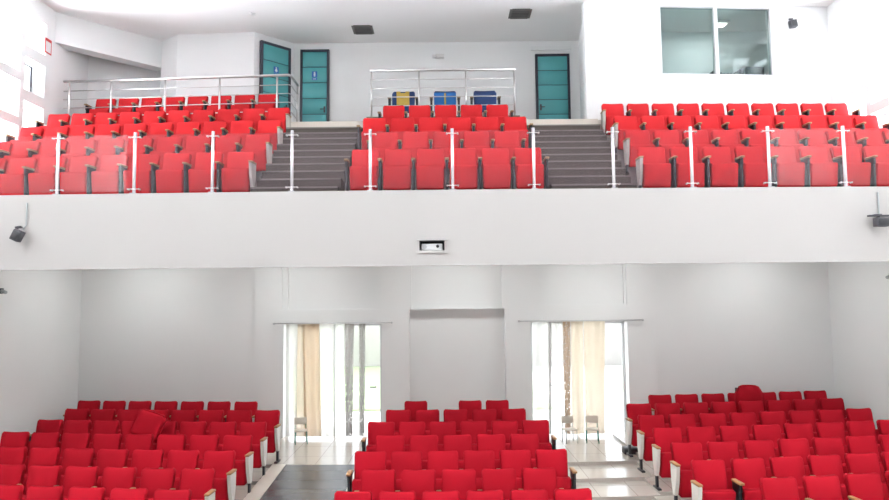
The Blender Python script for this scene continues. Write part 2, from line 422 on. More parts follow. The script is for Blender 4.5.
# ------------------------------------------------------------------ control booth
BA = Vector((3.20, 14.20)); BB = Vector((XUR, 14.60)); bd = (BB - BA); blen = bd.length; bang = math.atan2(bd.y, bd.x)
def booth_s(px, py):
    for k in range(2001):
        q = BA + bd * (k / 2000); z = H(5.7); v = Vector((q.x, q.y, z - CZ))
        if v.dot(rt) / v.dot(fw) * F + 444.5 > px: return blen * k / 2000
s0, sm, s1 = booth_s(661, 40), booth_s(716.5, 40), booth_s(772, 40)
zb_ = H(5.03); zt_ = H(6.64)
BM = Matrix.Translation((BA.x, BA.y, 0)) @ Matrix.Rotation(bang, 4, 'Z')
bm = NB()
for a, b in (((0, 0, LAND - 1.0), (s0, .18, CEIL)), ((s1, 0, LAND - 1.0), (blen, .18, CEIL)), ((s0, 0, LAND - 1.0), (s1, .18, zb_)), ((s0, 0, zt_), (s1, .18, CEIL))):
    box(bm, a, b, mtx=BM)
struct('wall_booth', bm, m_wall)
bm = NB(); wallseg(bm, (3.24, 14.22), (3.54, 16.45), LAND - .4, CEIL, -.14); struct('wall_booth_side', bm, m_wall)
bm = NB(); box(bm, (3.5, 15.95, H(3.9)), (XUR, 16.1, CEIL)); struct('wall_booth_rear', bm, m_wall)
bm = NB(); box(bm, (3.5, 15.2, H(4.0)), (XUR, 15.95, H(4.1))); struct('booth_floor', bm, m_tier)
win = obj('window_%d' % wn, None, None, (BA.x, BA.y, 0), bang); win['kind'] = 'structure'
bm = NB()
for x in (s0, s1): box(bm, (x - .02, .02, zb_), (x + .02, .12, zt_))
box(bm, (s0, .02, zb_ - .0), (s1, .12, zb_ + .03)); box(bm, (s0, .02, zt_ - .03), (s1, .12, zt_))
bobj('window_frame', bm, m_alu, win)
bm = NB(); box(bm, (sm - .035, -.02, zb_), (sm + .035, .12, zt_)); bobj('mullion', bm, m_white, win)
for a, b in ((s0 + .02, sm - .035), (sm + .035, s1 - .02)):
    bm = NB(); box(bm, (a, .06, zb_ + .03), (b, .068, zt_ - .03)); bobj('pane', bm, m_booth, win)
# things inside the booth
bm = NB(); box(bm, (sm - .2, .22, zb_ - .20), (blen - .35, .70, zb_ - .14))
for x in (sm - .15, blen - .42):
    for y in (.26, .62): box(bm, (x, y, H(4.1)), (x + .05, y + .05, zb_ - .20))
desk = bobj('desk', bm, m_pan, None, (BA.x, BA.y, 0), bang); tag(desk, 'grey desk behind the control booth window', 'desk')
t = thing('computer_monitor', 'dark square monitor in the lower right corner of the booth window', 'monitor', BM @ Vector((s1 - .25, .33, zb_ - .14)), bang)
bm = NB(); box(bm, (-.22, -.03, .10), (.22, .03, .46), .01); bobj('screen', bm, m_screen, t)
bm = NB(); box(bm, (-.03, -.02, .02), (.03, .05, .2)); box(bm, (-.12, -.09, 0), (.12, .09, .02)); bobj('stand', bm, m_dark, t)
t = thing('mixing_console', 'low grey mixing console on the desk behind the booth glass', 'mixer', BM @ Vector((sm + .42, .42, zb_ - .14)), bang)
bm = NB(); prism(bm, [(-.36, -.17), (.36, -.17), (.36, .17), (-.36, .17)], 0, .27); bobj('body', bm, m_vent, t)
bm = NB()
for k in range(9): box(bm, (-.34 + .08 * k, -.1, .29), (-.31 + .08 * k, -.06, .315))
box(bm, (-.36, -.17, .27), (-.25, .1, .37), .02); box(bm, (.25, -.17, .27), (.36, .1, .40), .02)
bobj('controls', bm, m_dark, t)
t = thing('ceiling_lamp', 'small white lamp on the control booth ceiling', 'lamp', BM @ Vector((sm + .62, .95, CEIL)), bang)
bm = NB(); box(bm, (-.16, -.16, -.05), (.16, .16, 0), .01); bobj('housing', bm, m_white, t)
bm = NB(); box(bm, (-.11, -.11, -.07), (.11, .11, -.05)); bobj('diffuser', bm, m_lamp, t)
ld = bpy.data.lights.new('booth_light', 'AREA'); ld.size = .3; ld.energy = 10; lo = bpy.data.objects.new('booth_light', ld); C.objects.link(lo)
lo.location = BM @ Vector((sm + .2, .7, CEIL - .1))

# ------------------------------------------------------------------ restroom doors on the landing
def door(name, px0, py_top, px1, Y0, Y1, sign, handle_side, wextra=0):
    a = at(px0, py_top, Y0); b = at(px1, py_top, Y1)
    w = math.hypot(b.x - a.x, b.y - a.y); ang = math.atan2(b.y - a.y, b.x - a.x)
    p = obj(name, None, None, (a.x, a.y, LAND), ang); p['kind'] = 'structure'
    h = a.z - LAND; fr = .055; bm = NB()
    box(bm, (0, -.05, 0), (fr, .04, h)); box(bm, (w - fr, -.05, 0), (w, .04, h)); box(bm, (fr, -.05, h - fr), (w - fr, .04, h))
    bobj('door_frame', bm, m_frame, p)
    bm = NB(); n = 6; ph = (h - fr) / n
    box(bm, (fr, -.02, 0), (w - fr, .03, h - fr), mi=1)
    for i in range(n): box(bm, (fr + .008, -.034, ph * i + .012), (w - fr - .008, -.02, ph * (i + 1) - .004 + (0 if i < n - 1 else -.006)), .004, 1)
    bobj('door_leaf', bm, [m_teal, m_frame], p)
    hx = w - fr - .06 if handle_side > 0 else fr + .06
    bm = NB(); tube(bm, [(hx, -.035, .95), (hx, -.085, .95), (hx - handle_side * .1, -.085, .95)], .012); box(bm, (hx - .022, -.045, .87), (hx + .022, -.034, 1.03))
    bobj('handle', bm, m_dark, p)
    if sign:
        sx = w * .50; sz = h - .72; s = bobj('restroom_sign', sign_plate(), m_blue, p, (sx, -.036, sz + .05)); s.scale = (.75, 1, .58)
        bm = NB(); r = .028
        t2 = bmesh.new(); bmesh.ops.create_cone(t2, cap_ends=True, segments=16, radius1=r, radius2=r, depth=.004)
        t2.transform(Matrix.Translation((0, -.010, .105)) @ Matrix.Rotation(PI / 2, 4, 'X')); merge(bm, t2)
        if sign == 'm': box(bm, (-.032, -.012, -.005), (.032, -.008, .07)); box(bm, (-.026, -.012, -.085), (-.004, -.008, -.005)); box(bm, (.004, -.012, -.085), (.026, -.008, -.005))
        else:
            v = [bm.verts.new(q) for q in ((-.02, -.011, .07), (.02, -.011, .07), (.055, -.011, -.04), (-.055, -.011, -.04))]; bm.faces.new(v)
            box(bm, (-.022, -.012, -.085), (-.004, -.008, -.04)); box(bm, (.004, -.012, -.085), (.022, -.008, -.04))
        bobj('pictogram', bm, m_white, s)
        bm = NB(); box(bm, (-.085, -.008, -.235), (.085, 0, -.145)); o = bobj('lower_plate', bm, m_blue, s)
        bm = NB(); box(bm, (-.05, -.011, -.20), (.05, -.008, -.18)); bobj('lettering', bm, m_white, s)
    return p
def sign_plate():
    bm = NB(); box(bm, (-.09, -.008, -.115), (.09, 0, .155)); return bm
dl = at(260, 41.5, 15.82)
door('door_1', 260.6, 40.5, 290.2, 15.71, 16.29, 'w', 1)
door('door_2', 300.6, 50.2, 329.4, 16.38, 16.38, 'm', 1)
door('door_3', 535.0, 54.6, 569.0, 16.38, 16.38, None, -1)
q0, q1 = at(531, 50.5, 16.4), at(571, 50.5, 16.4); bm = NB(); box(bm, (q0.x, 16.36, q0.z), (q1.x, 16.42, q0.z + .10)); struct('trim_3', bm, m_wall2)

# ------------------------------------------------------------------ seats
def tilt(z, y, ang, x=0): return Matrix.Translation((x, y, z)) @ Matrix.Rotation(ang, 4, 'X')
def back_mesh(m, name='backrest', w=.474, h=.53):
    bm = NB(); t = bmesh.new(); bmesh.ops.create_cube(t, size=1.0)
    bmesh.ops.subdivide_edges(t, edges=list(t.edges), cuts=5, use_grid_fill=True)
    for v in t.verts:
        x, y, z = v.co.x * 2, v.co.y * 2, v.co.z * 2
        puff = .022 * (1 - abs(x) ** 3) * (1 - abs(z) ** 3)
        wt = w / 2 * (1 - .03 * (1 - z))
        sag = -.016 * (1 - x * x) * (z > .99)
        v.co = Vector((x * wt, y * .045 - (puff if y < -.1 else 0), (z * .5 + .5) * h + sag))
    sh = [e for e in t.edges if len(e.link_faces) == 2 and e.calc_face_angle(0) > 1.0]
    bmesh.ops.bevel(t, geom=sh, offset=.030, segments=3, profile=.5, affect='EDGES')
    up_ = [v for v in t.verts]
    for f in t.faces: f.smooth = True
    # round the two upper corners in plan of the face
    for v in up_:
        ex = abs(v.co.x) - (w / 2 - .06); ez = v.co.z - (h - .06)
        if ex > 0 and ez > 0:
            d = math.hypot(ex, ez); s = max(ex, ez) / d if d else 1
            v.co.x = math.copysign(w / 2 - .06 + ex * s, v.co.x); v.co.z = h - .06 + ez * s
    t.transform(tilt(.40, -.13, -.22))
    merge(bm, t); return mesh(name, bm, m)
def pan_mesh(m, h=.40, z0=.175):
    bm = NB(); t = bmesh.new(); bmesh.ops.create_cube(t, size=1.0)
    bmesh.ops.subdivide_edges(t, edges=list(t.edges), cuts=4, use_grid_fill=True)
    for v in t.verts:
        x, y, z = v.co.x * 2, v.co.y * 2, v.co.z * 2
        puff = .022 * (1 - abs(x) ** 3) * (1 - abs(z) ** 3)
        v.co = Vector((x * .229, y * .055 + (-puff if y < -.1 else 0), (z * .5 + .5) * h))
    sh = [e for e in t.edges if len(e.link_faces) == 2 and e.calc_face_angle(0) > 1.0]
    bmesh.ops.bevel(t, geom=sh, offset=.030, segments=3, profile=.5, affect='EDGES')
    for f in t.faces: f.smooth = True
    t.transform(tilt(z0, -.26, .13)); merge(bm, t); return mesh('seat_pan', bm, m)
def arm_mesh(m):
    bm = NB(); box(bm, (-.034, -.42, .645), (.034, -.17, .678), .010); return mesh('armrest', bm, m)
def leg_mesh(m):
    bm = NB(); box(bm, (-.022, -.36, .03), (.022, -.20, .645), .008); box(bm, (-.022, -.38, .54), (.022, -.17, .645), .008)
    box(bm, (-.035, -.44, 0), (.035, -.12, .03), .006); return mesh('leg', bm, m)
def endpanel_mesh(m):
    bm = NB(); t = bmesh.new()
    prof = [(-.42, .645), (-.17, .645), (-.19, .40), (-.24, .20), (-.31, .20), (-.37, .40)]
    a = [t.verts.new((-.026, y, z)) for y, z in prof]; b = [t.verts.new((.026, y, z)) for y, z in prof]; n = len(prof)
    t.faces.new(a); t.faces.new(b[::-1])
    for i in range(n): t.faces.new((a[i], b[i], b[(i + 1) % n], a[(i + 1) % n]))
    bmesh.ops.bevel(t, geom=list(t.edges), offset=.008, segments=2, affect='EDGES'); merge(bm, t); return mesh('end_panel', bm, m)
def foot_mesh(m):
    bm = NB(); box(bm, (-.018, -.31, .03), (.018, -.24, .22), .006); box(bm, (-.03, -.40, 0), (.03, -.16, .03), .006); return mesh('leg', bm, m)
KIT = {}
for key, fab, wood, pan_, in (('g', m_red, m_wood, m_panel), ('b', m_red_lit, m_wood2, m_panel2)):
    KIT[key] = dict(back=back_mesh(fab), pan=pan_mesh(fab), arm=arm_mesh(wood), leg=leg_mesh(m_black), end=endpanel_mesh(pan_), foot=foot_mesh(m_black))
KIT['n'] = dict(KIT['b'], back=back_mesh(m_navy), pan=pan_mesh(m_navy, .46, .33))
KIT['a'] = dict(KIT['b'], back=KIT['n']['back'], pan=pan_mesh(m_azure, .46, .33))
ORD = ['first', 'second', 'third', 'fourth', 'fifth', 'sixth', 'seventh', 'eighth', 'ninth', 'tenth']

def seat(kit, loc, rz, label, group, left=None, right=None, half=.275, name='auditorium_seat'):
    k = KIT[kit]; t = thing(name, label, 'seat', loc, rz, group)
    obj('backrest', k['back'], t); obj('seat_pan', k['pan'], t)
    for s, kind in ((-1, left), (1, right)):
        if kind is None: continue
        x = s * half
        obj('armrest', k['arm'], t, (x, 0, 0))
        if kind == 'panel':
            e = obj('end_panel', k['end'], t, (x, 0, 0)); e['label'] = 'pale end panel facing the aisle'
            obj('leg', k['foot'], t, (x, 0, 0))
        else: obj('leg', k['leg'], t, (x, 0, 0))
    return t

def row(kit, Z0, zf, pxa, pxb, n, text, group, aisle, skip=(), end='panel', lab=None, bend=.030):
    """one row of seats from column pxa to column pxb along arc Z0; aisle = side of the aisle"""
    def pt(px):
        Y = Z0 * (1 + bend * ((px - 444.5) / 400.0) ** 2); return xat(px, Y, zf + .9), Y
    xa, xb = pt(pxa)[0], pt(pxb)[0]; pitch = (xb - xa) / (n - 1); half = min(pitch, .57) / 2
    for i in range(n):
        if i in skip: continue
        x = xa + pitch * i; y = arc(x, Z0, bend)
        rz = .5 * math.atan2(arc(x + .1, Z0, bend) - arc(x - .1, Z0, bend), .2)
        L = R = None
        if aisle == 'right':
            R = end if i == n - 1 else 'post'
            if i == 0: L = 'post'
            k = n - 1 - i
        elif aisle == 'left':
            L = end if i == 0 else 'post'
            if i == n - 1: R = 'post'
            k = i
        else:
            L = 'post'; k = i
            if i == n - 1 or (i + 1) in skip: R = 'post'
        if lab: label = lab[i]
        elif aisle == 'centre':
            label = 'red seat %s from left, %s' % (ORD[k], text)
        elif k == 0: label = 'red aisle-end seat, %s' % text
        else: label = 'red seat %s from aisle, %s' % (ORD[k], text)
        seat(kit, (x, y, zf), rz, label, group, L, R, half)

RN = ['rearmost row', 'second row from back', 'third row from back', 'fourth row from back', 'fifth row from back', 'sixth row from back', 'frontmost row']
GL = [(90.4, 246.7, 7), (78.7, 268, 8), (52, 254, 8), (17.6, 238.8, 8), (14.5, 220.7, 7), (11.5, 199, 6), (8, 174, 5)]
GR = [(659, 813.5, 7), (638, 829.5, 8), (650, 856.5, 8), (666, 888, 8), (685, 891, 7), (706.5, 894.5, 6), (776, 899.5, 4)]
GC = [(416, 497, 4), (398.5, 513, 5), (381.5, 535, 6), (390.5, 524, 5), (370.7, 550.7, 6), (378.7, 538.5, 5), (353.7, 572, 6)]
for i in range(7):
    a, b, n = GL[i]; row('g', GZ[i], GF[i], a, b, n, 'ground floor left block, ' + RN[i], 'red seats of the ground floor left block', 'right', bend=.05)
    a, b, n = GR[i]; row('g', GZ[i], GF[i] + .05, a, b, n, 'ground floor right block, ' + RN[i], 'red seats of the ground floor right block', 'left', bend=.05)
    a, b, n = GC[i]; row('g', GZ[i], GF[i], a, b, n, 'ground floor center block, ' + RN[i], 'red seats of the ground floor center block', 'centre', skip=(1,) if i == 0 else (), bend=.05,
        lab=None if i else ['red seat left of the gap, ground floor center block, rearmost row', '', 'red seat right of the gap, ground floor center block, rearmost row', 'rightmost red seat, ground floor center block, rearmost row'])
BN = ['front row behind glass', 'second row', 'third row', 'fourth row']
BL = [(-5, 242, 9), (1, 259, 10), (33, 270.5, 10), (60, 279.4, 10)]
BC = [(366, 527, 6), (386, 506, 5), (375, 514.5, 6), (394, 497, 5)]
BR = [(650, 875, 8), (636, 894, 10), (624.5, 864, 10), (612, 835, 10)]
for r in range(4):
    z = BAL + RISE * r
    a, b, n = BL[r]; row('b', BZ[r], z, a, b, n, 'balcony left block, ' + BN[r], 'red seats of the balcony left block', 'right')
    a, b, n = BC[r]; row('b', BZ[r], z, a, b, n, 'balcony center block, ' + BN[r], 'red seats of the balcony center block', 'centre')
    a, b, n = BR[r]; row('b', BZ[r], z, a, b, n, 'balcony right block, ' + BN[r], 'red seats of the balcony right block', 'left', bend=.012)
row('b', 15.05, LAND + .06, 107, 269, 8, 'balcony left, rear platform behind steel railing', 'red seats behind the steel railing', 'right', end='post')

# loose backs
def loose_back(name, label, loc, rx, ry, m, w, h, rr):
    t = thing(name, label, 'seat back', loc)
    bm = NB(); q = bmesh.new(); bmesh.ops.create_cube(q, size=1.0)
    bmesh.ops.subdivide_edges(q, edges=list(q.edges), cuts=6, use_grid_fill=True)
    for v in q.verts:
        x, y, z = v.co.x * 2, v.co.y * 2, v.co.z * 2
        puff = .03 * (1 - abs(x) ** 3) * (1 - abs(z) ** 3)
        v.co = Vector((x * w / 2, y * .045 - (puff if y < -.1 else 0), z * h / 2))
        ex = abs(v.co.x) - (w / 2 - rr); ez = v.co.z - (h / 2 - rr)
        if ex > 0 and ez > 0:
            d = math.hypot(ex, ez); s = max(ex, ez) / d if d else 1
            v.co.x = math.copysign(w / 2 - rr + ex * s, v.co.x); v.co.z = h / 2 - rr + ez * s
    sh = [e for e in q.edges if len(e.link_faces) == 2 and e.calc_face_angle(0) > 1.0]
    bmesh.ops.bevel(q, geom=sh, offset=.025, segments=2, affect='EDGES')
    for f in q.faces: f.smooth = True
    mt = Matrix.Rotation(ry, 4, 'Y') @ Matrix.Rotation(rx, 4, 'X')
    q.transform(mt); merge(bm, q); bobj('cushion', bm, m, t)
    bm = NB(); box(bm, (-w / 2 + .03, .045, -h / 2 + .03), (w / 2 - .03, .065, h / 2 - .06), .008, mtx=mt); bobj('back_shell', bm, m_dark, t)
    return t
p = at(749.5, 397, 13.10); loose_back('seat_back', 'large round-topped red seat back standing in right block rearmost row', (p.x, 13.10, .615), -.08, .02, m_red, .56, 1.22, .20)
p = at(148.5, 425, 11.45); loose_back('seat_back', 'loose tilted red seat back leaning on left block third row seats', (p.x, 11.45, p.z), -.2, .32, m_red, .50, .46, .06)

# blue seats on the rear platform
def blue(px, kit, label, zp=LAND + .11):
    Y = 15.25; x = xat(px, Y, zp + .8); t = seat(kit, (x, Y, zp), 0, label, 'blue chairs on the rear platform', 'post', 'post', .285, 'blue_armchair'); t.scale = (1.13, 1.0, 1.0); return t
t = blue(404, 'n', 'navy blue armchair with mustard cloth over its back, behind center railing')
t2 = thing('mustard_cloth', 'mustard yellow cloth draped over left blue armchair', 'cloth', t.location)
bm = NB(); PM = tilt(.33, -.26, .13)
box(bm, (-.15, -.100, .17), (.15, -.080, .45), .008, mtx=PM); box(bm, (-.15, -.10, .43), (-.06, .06, .485), .01, mtx=PM); box(bm, (.06, -.10, .43), (.15, .06, .485), .01, mtx=PM)
bobj('fabric', bm, m_yellow, t2)
t = blue(445, 'a', 'middle blue armchair with bright azure folded seat and yellow strip')
bm = NB(); box(bm, (-.018, -.092, .18), (.018, -.078, .44), .004, mtx=PM); bobj('yellow_strip', bm, m_yellow, t)['label'] = 'yellow strip hanging on the folded seat'
blue(484.5, 'n', 'plain navy blue armchair at right end behind center railing')

# ------------------------------------------------------------------ glass balustrade on the parapet
rail = thing('glass_balustrade', 'glass balustrade with white steel posts along the balcony front edge', 'railing', (0, 9.98, FT))
posts = [-20, 57.8, 134.5, 212.6, 292, 370.3, 452.5, 533.8, 613.3, 691.5, 769, 844.5, 919]
PP = []
for px in posts:
    Y = 9.99 * (1 + KP * ((px - 444.5) / 400.0) ** 2); PP.append((xat(px, Y, FT + .4), Y))
def rel(p, z): return (p[0], p[1] - 9.98, z)
def post_m():
    bm = NB(); tube(bm, [(0, 0, .02), (0, 0, .98)], .026, 14); box(bm, (-.05, -.05, 0), (.05, .05, .02), .006); return mesh('post', bm, m_post)
def clamp_m():
    bm = NB(); tube(bm, [(-.09, -.03, 0), (.09, -.03, 0)], .007, 8); tube(bm, [(-.085, -.03, 0), (-.085, .02, 0)], .013, 8); tube(bm, [(.085, -.03, 0), (.085, .02, 0)], .013, 8); return mesh('clamp', bm, m_steel)
pm, cm_ = post_m(), clamp_m()
for (x, y) in PP:
    if x < XUL + .1 or x > XUR - .1: continue
    o = obj('post', pm, rail, (x, y - 9.98, 0))
    for z in (.08, .90): obj('clamp', cm_, o, (0, 0, z))
for i in range(len(PP) - 1):
    a, b = Vector(PP[i]), Vector(PP[i + 1])
    if a.x < XUL: a = b + (a - b) * ((b.x - XUL - .02) / (b.x - a.x))
    if b.x > XUR: b = a + (b - a) * ((XUR - .02 - a.x) / (b.x - a.x))
    d = (b - a).normalized(); a2, b2 = a + d * .045, b - d * .045
    bm = NB(); wallseg(bm, (a2.x, a2.y - 9.98 + .01), (b2.x, b2.y - 9.98 + .01), .05, .95, .010); bobj('glass_pane', bm, m_glass, rail)

# ------------------------------------------------------------------ steel railings at the rear
def steel_rail(label, path, pposts, z, zt, bars, name='steel_railing'):
    o = path[0]; t = thing(name, label, 'railing', (o[0], o[1], z))
    R = lambda p, h: (p[0] - o[0], p[1] - o[1], h)
    bm = NB(); tube(bm, [R(p, zt - z) for p in path], .030, 10); bobj('handrail', bm, m_steel, t)
    for b in bars:
        bm = NB(); tube(bm, [R(p, b - z) for p in path], .011, 8); bobj('cross_bar', bm, m_steel, t)
    for p in pposts:
        bm = NB(); tube(bm, [R(p, 0), R(p, zt - z)], .022, 10); box(bm, (p[0] - o[0] - .05, p[1] - o[1] - .05, 0), (p[0] - o[0] + .05, p[1] - o[1] + .05, .012)); bobj('post', bm, m_steel, t)
RY = 14.21
zc = LAND + .11; ztop = H(5.14)
xs_ = [xat(px, RY, H(4.6)) for px in (371.5, 419, 466, 514.5)]
steel_rail('straight steel railing in front of the three blue armchairs', [(xs_[0] - .03, RY), (xs_[-1] + .03, RY)], [(x, RY) for x in xs_], zc, ztop, [H(4.93), H(4.73), H(4.53), H(4.33)])
def RLY(x): return 14.25 + max(0, (-3.3 - x)) * .055
def rl(px):
    x = xat(px, 14.4, H(4.6))
    return xat(px, RLY(x), H(4.6)), RLY(x)
xl = [rl(px) for px in (69, 111, 165, 219.5, 277)]
xe = xat(290.5, 14.25, ztop)
zl = LAND
steel_rail('long steel railing in front of rear left seats, bending at the aisle', [(-8.68, RLY(-8.68)), (xe - .04, 14.25), (xe, 14.30), (xe, 14.95)], xl + [(xe, 14.95)], zl, H(5.07), [H(4.85), H(4.65), H(4.45), H(4.25)])

# ------------------------------------------------------------------ curtains
def curtain(label, px, Y, z0, z1, m, folds, amp=.025, name='curtain', cat='curtain', group='door curtains', seed=0):
    """hanging cloth: px = (top left, top right, bottom left, bottom right)"""
    x = [xat(px[0], Y, z1), xat(px[1], Y, z1), xat(px[2], Y, z0), xat(px[3], Y, z0)]
    cx = (x[0] + x[1]) / 2; rnd = random.Random(seed); ph = rnd.random() * 6
    t = bobj(name, _cloth(x, cx, z1 - z0, folds, amp, ph), m, None, (cx, Y + .05, z0)); tag(t, label, cat, group)
def _cloth(x, cx, h, folds, amp, ph):
    bm = NB(); nx, nz = max(12, int(folds * 10)), 14; g = []
    for j in range(nz + 1):
        v = j / nz; rowv = []
        a, b = x[2] + (x[0] - x[2]) * v, x[3] + (x[1] - x[3]) * v
        for i in range(nx + 1):
            u = i / nx
            y = amp * math.sin(2 * PI * folds * u + ph + .6 * math.sin(2.5 * v)) * (1 - .3 * v)
            rowv.append(bm.verts.new((a + (b - a) * u - cx, y, h * v)))
        g.append(rowv)
    for j in range(nz):
        for i in range(nx):
            f = bm.faces.new((g[j][i], g[j][i + 1], g[j + 1][i + 1], g[j + 1][i])); f.smooth = True
    r = bmesh.ops.solidify(bm, geom=list(bm.faces), thickness=.003)
    return bm
def rod(label, pa, pb, y):
    a = xat(pa, y, DT + .03); b = xat(pb, y, DT + .03); t = thing('curtain_rod', label, 'curtain rod', (a, y, DT + .03))
    bm = NB(); tube(bm, [(0, 0, 0), (b - a, 0, 0)], .014, 10); bobj('rod', bm, m_alu, t)
    for x in (0.0, b - a):
        bm = NB(); bmesh.ops.create_uvsphere(bm, u_segments=12, v_segments=8, radius=.026); bobj('finial', bm, m_alu, t, (x, 0, 0))
    for x in (.12, b - a - .12):
        bm = NB(); tube(bm, [(x, 0, 0), (x, YR - y, 0)], .012); bobj('bracket', bm, m_alu, t)
CY = YR - .09
rod('thin metal curtain rod above the left doorway', 274, 392, CY); rod('thin metal curtain rod above the right doorway', 519, 643, CY)
ZB = .06
LC = [('white sheer curtain at the left edge of the left doorway', (285.5, 297, 285.5, 296), m_sheer, 1.2),
      ('narrow cream curtain beside beige curtain, left doorway', (296.5, 303, 294, 306), m_cream, 1.0),
      ('beige opaque curtain in left doorway', (302, 319, 304, 321), m_beige, 1.8),
      ('white sheer curtain right of beige curtain, left doorway', (319.5, 333.2, 320, 333), m_sheer, 1.3),
      ('thin white sheer at the middle of the left doorway', (333.8, 344, 334, 345), m_sheer2, 1.0),
      ('grey patterned lace curtain in left doorway', (344.2, 353.6, 345.5, 352), m_lace, 1.6),
      ('narrow grey lace strip, rightmost curtain of left doorway', (359, 365, 359, 364), m_lace, 1.4)]
RC = [('thin white sheer at left edge of right doorway', (532.5, 548.5, 532.5, 550), m_sheer2, 1.4),
      ('narrow grey gathered curtain strip, right doorway', (548.9, 551.8, 549.5, 552), m_greycl, 1.0),
      ('thin sheer between grey strip and brown lace, right doorway', (552.2, 562.5, 552.2, 564), m_sheer2, 1.0),
      ('brown patterned lace curtain in right doorway', (562.9, 571, 565.5, 571.5), m_lace2, 1.6),
      ('pale cream curtain beside brown lace, right doorway', (571.4, 583.3, 572, 585), m_cream, 1.0),
      ('wide beige curtain at right of right doorway', (583.9, 605.5, 586, 605.5), m_cream, 1.6)]
for k, (lab, px, m, f) in enumerate(LC + RC): curtain(lab, px, CY - .09, ZB, DT + .012, m, f, seed=k)

# pale chairs standing by the doorways
def plastic_chair(px, Y, label, mt, mb, rz):
    x = xat(px, Y, .4); t = thing('plastic_chair', label, 'chair', (x, Y, 0), rz, 'pale chairs by the doorways'); t.scale = (.66, .66, .62)
    bm = NB(); box(bm, (-.2, -.2, .42), (.2, .2, .45), .012); bobj('seat', bm, mb, t)
    bm = NB(); box(bm, (-.2, .17, .60), (.2, .20, .84), .012); bobj('backrest', bm, mb, t)
    for sx in (-1, 1):
        bm = NB(); tube(bm, [(sx * .17, .185, .42), (sx * .17, .185, .62)], .011); bobj('back_support', bm, mt, t)
        for sy in (-1, 1):
            bm = NB(); tube(bm, [(sx * .17, sy * .16, .42), (sx * .185, sy * .18, 0)], .012); bobj('leg', bm, mt, t)
plastic_chair(569.5, 13.75, 'small pale plastic chair with grey legs before right doorway curtains', m_greytube, m_beigeplastic, .2)
plastic_chair(592, 13.75, 'small pale plastic chair with green legs before right doorway curtains', m_green, m_beigeplastic, -.15)
plastic_chair(301, 13.9, 'small pale plastic chair with teal legs before left doorway curtains', m_green, m_beigeplastic, .3)

# ------------------------------------------------------------------ fixtures
def speaker(label, px, py, Y, w, h, d, roll, cable, name='wall_speaker'):
    p = at(px, py, Y); t = thing(name, label, 'speaker', p)
    bm = NB(); R = Matrix.Rotation(roll, 4, 'Y')
    box(bm, (-w / 2, -d, -h / 2), (w / 2, 0, h / 2), .012, mtx=R); bobj('cabinet', bm, m_dark, t)
    bm = NB(); box(bm, (-w / 2 + .02, -d - .006, -h / 2 + .02), (w / 2 - .02, -d + .002, h / 2 - .02), .004, mtx=R); bobj('grille', bm, m_black, t)
    bm = NB(); tube(bm, [(-w * .1, -d * .4, h * .45), (-w * .2, -d * .2, h * .8), (-w * .25, .10, h * .85)], .016); tube(bm, [(-w * .45, -d * .2, h * .75), (w * .15, -d * .2, h * .8)], .02); bobj('bracket', bm, m_dark, t)
    if cable:
        bm = NB(); tube(bm, [(0.02, .03, h * .6), (.05, .06, h), (.05, .06, cable)], .012, 6); bobj('cable', bm, m_greytube, t)
    return t
Ya = 9.9 * (1 + KP * ((20 - 444.5) / 400) ** 2); speaker('small black speaker tilted on the left end of balcony parapet', 20, 236, Ya - .08, .13, .17, .12, .45, .52)
Yb = 9.9 * (1 + KP * ((879 - 444.5) / 400) ** 2)
t = speaker('small black speaker on the right end of balcony parapet', 879, 222.5, Yb - .08, .20, .14, .12, 0, .48)
bm = NB(); box(bm, (-.20, -.09, .085), (.20, -.03, .11), .006); bobj('shelf', bm, m_dark, t)
speaker('small black speaker on the white wall right of booth window', 791.5, 25, 14.55, .16, .17, .12, -.15, 0)
# projector in its recess
t = thing('projector', 'small white projector in the recess at the center of balcony parapet', 'projector', ((PJ[0] + PJ[1]) / 2, 10.05, pz[0] + .001))
w = PJ[1] - PJ[0]
bm = NB(); box(bm, (-w / 2 + .03, -.12, 0.0), (w / 2 - .03, .16, .11), .015); bobj('body', bm, m_white, t)
bm = NB(); tube(bm, [(.085, -.135, .065), (.085, -.115, .065)], .024, 14); bobj('lens', bm, m_black, t)
bm = NB(); tube(bm, [(-.115, -.125, .06), (-.115, -.115, .06)], .035, 14); bobj('fan_grille', bm, m_alu, t)
bm = NB(); box(bm, (PJ[0], 10.36, pz[0]), (PJ[1], 10.38, pz[1])); box(bm, (PJ[0] - .01, 10.15, pz[0] - .01), (PJ[0], 10.38, pz[1])); box(bm, (PJ[1], 10.15, pz[0] - .01), (PJ[1] + .01, 10.38, pz[1])); box(bm, (PJ[0], 10.15, pz[1]), (PJ[1], 10.38, pz[1] + .01)); box(bm, (PJ[0], 10.15, pz[0] - .01), (PJ[1], 10.38, pz[0]))
for x0, x1 in ((PJ[0], PJ[0] + .012), (PJ[1] - .012, PJ[1])): box(bm, (x0, 9.89, pz[0]), (x1, 10.15, pz[1] + .0))
box(bm, (PJ[0], 9.89, pz[1] - .015), (PJ[1], 10.15, pz[1])); struct('trim_4', bm, m_black)
bm = NB(); box(bm, (PJ[0] - .05, 9.875, pz[1]), (PJ[1] + .05, 9.90, pz[1] + .045)); box(bm, (PJ[0] - .05, 9.875, pz[0] - .04), (PJ[1] + .05, 9.90, pz[0])); struct('trim_5', bm, m_fasc)
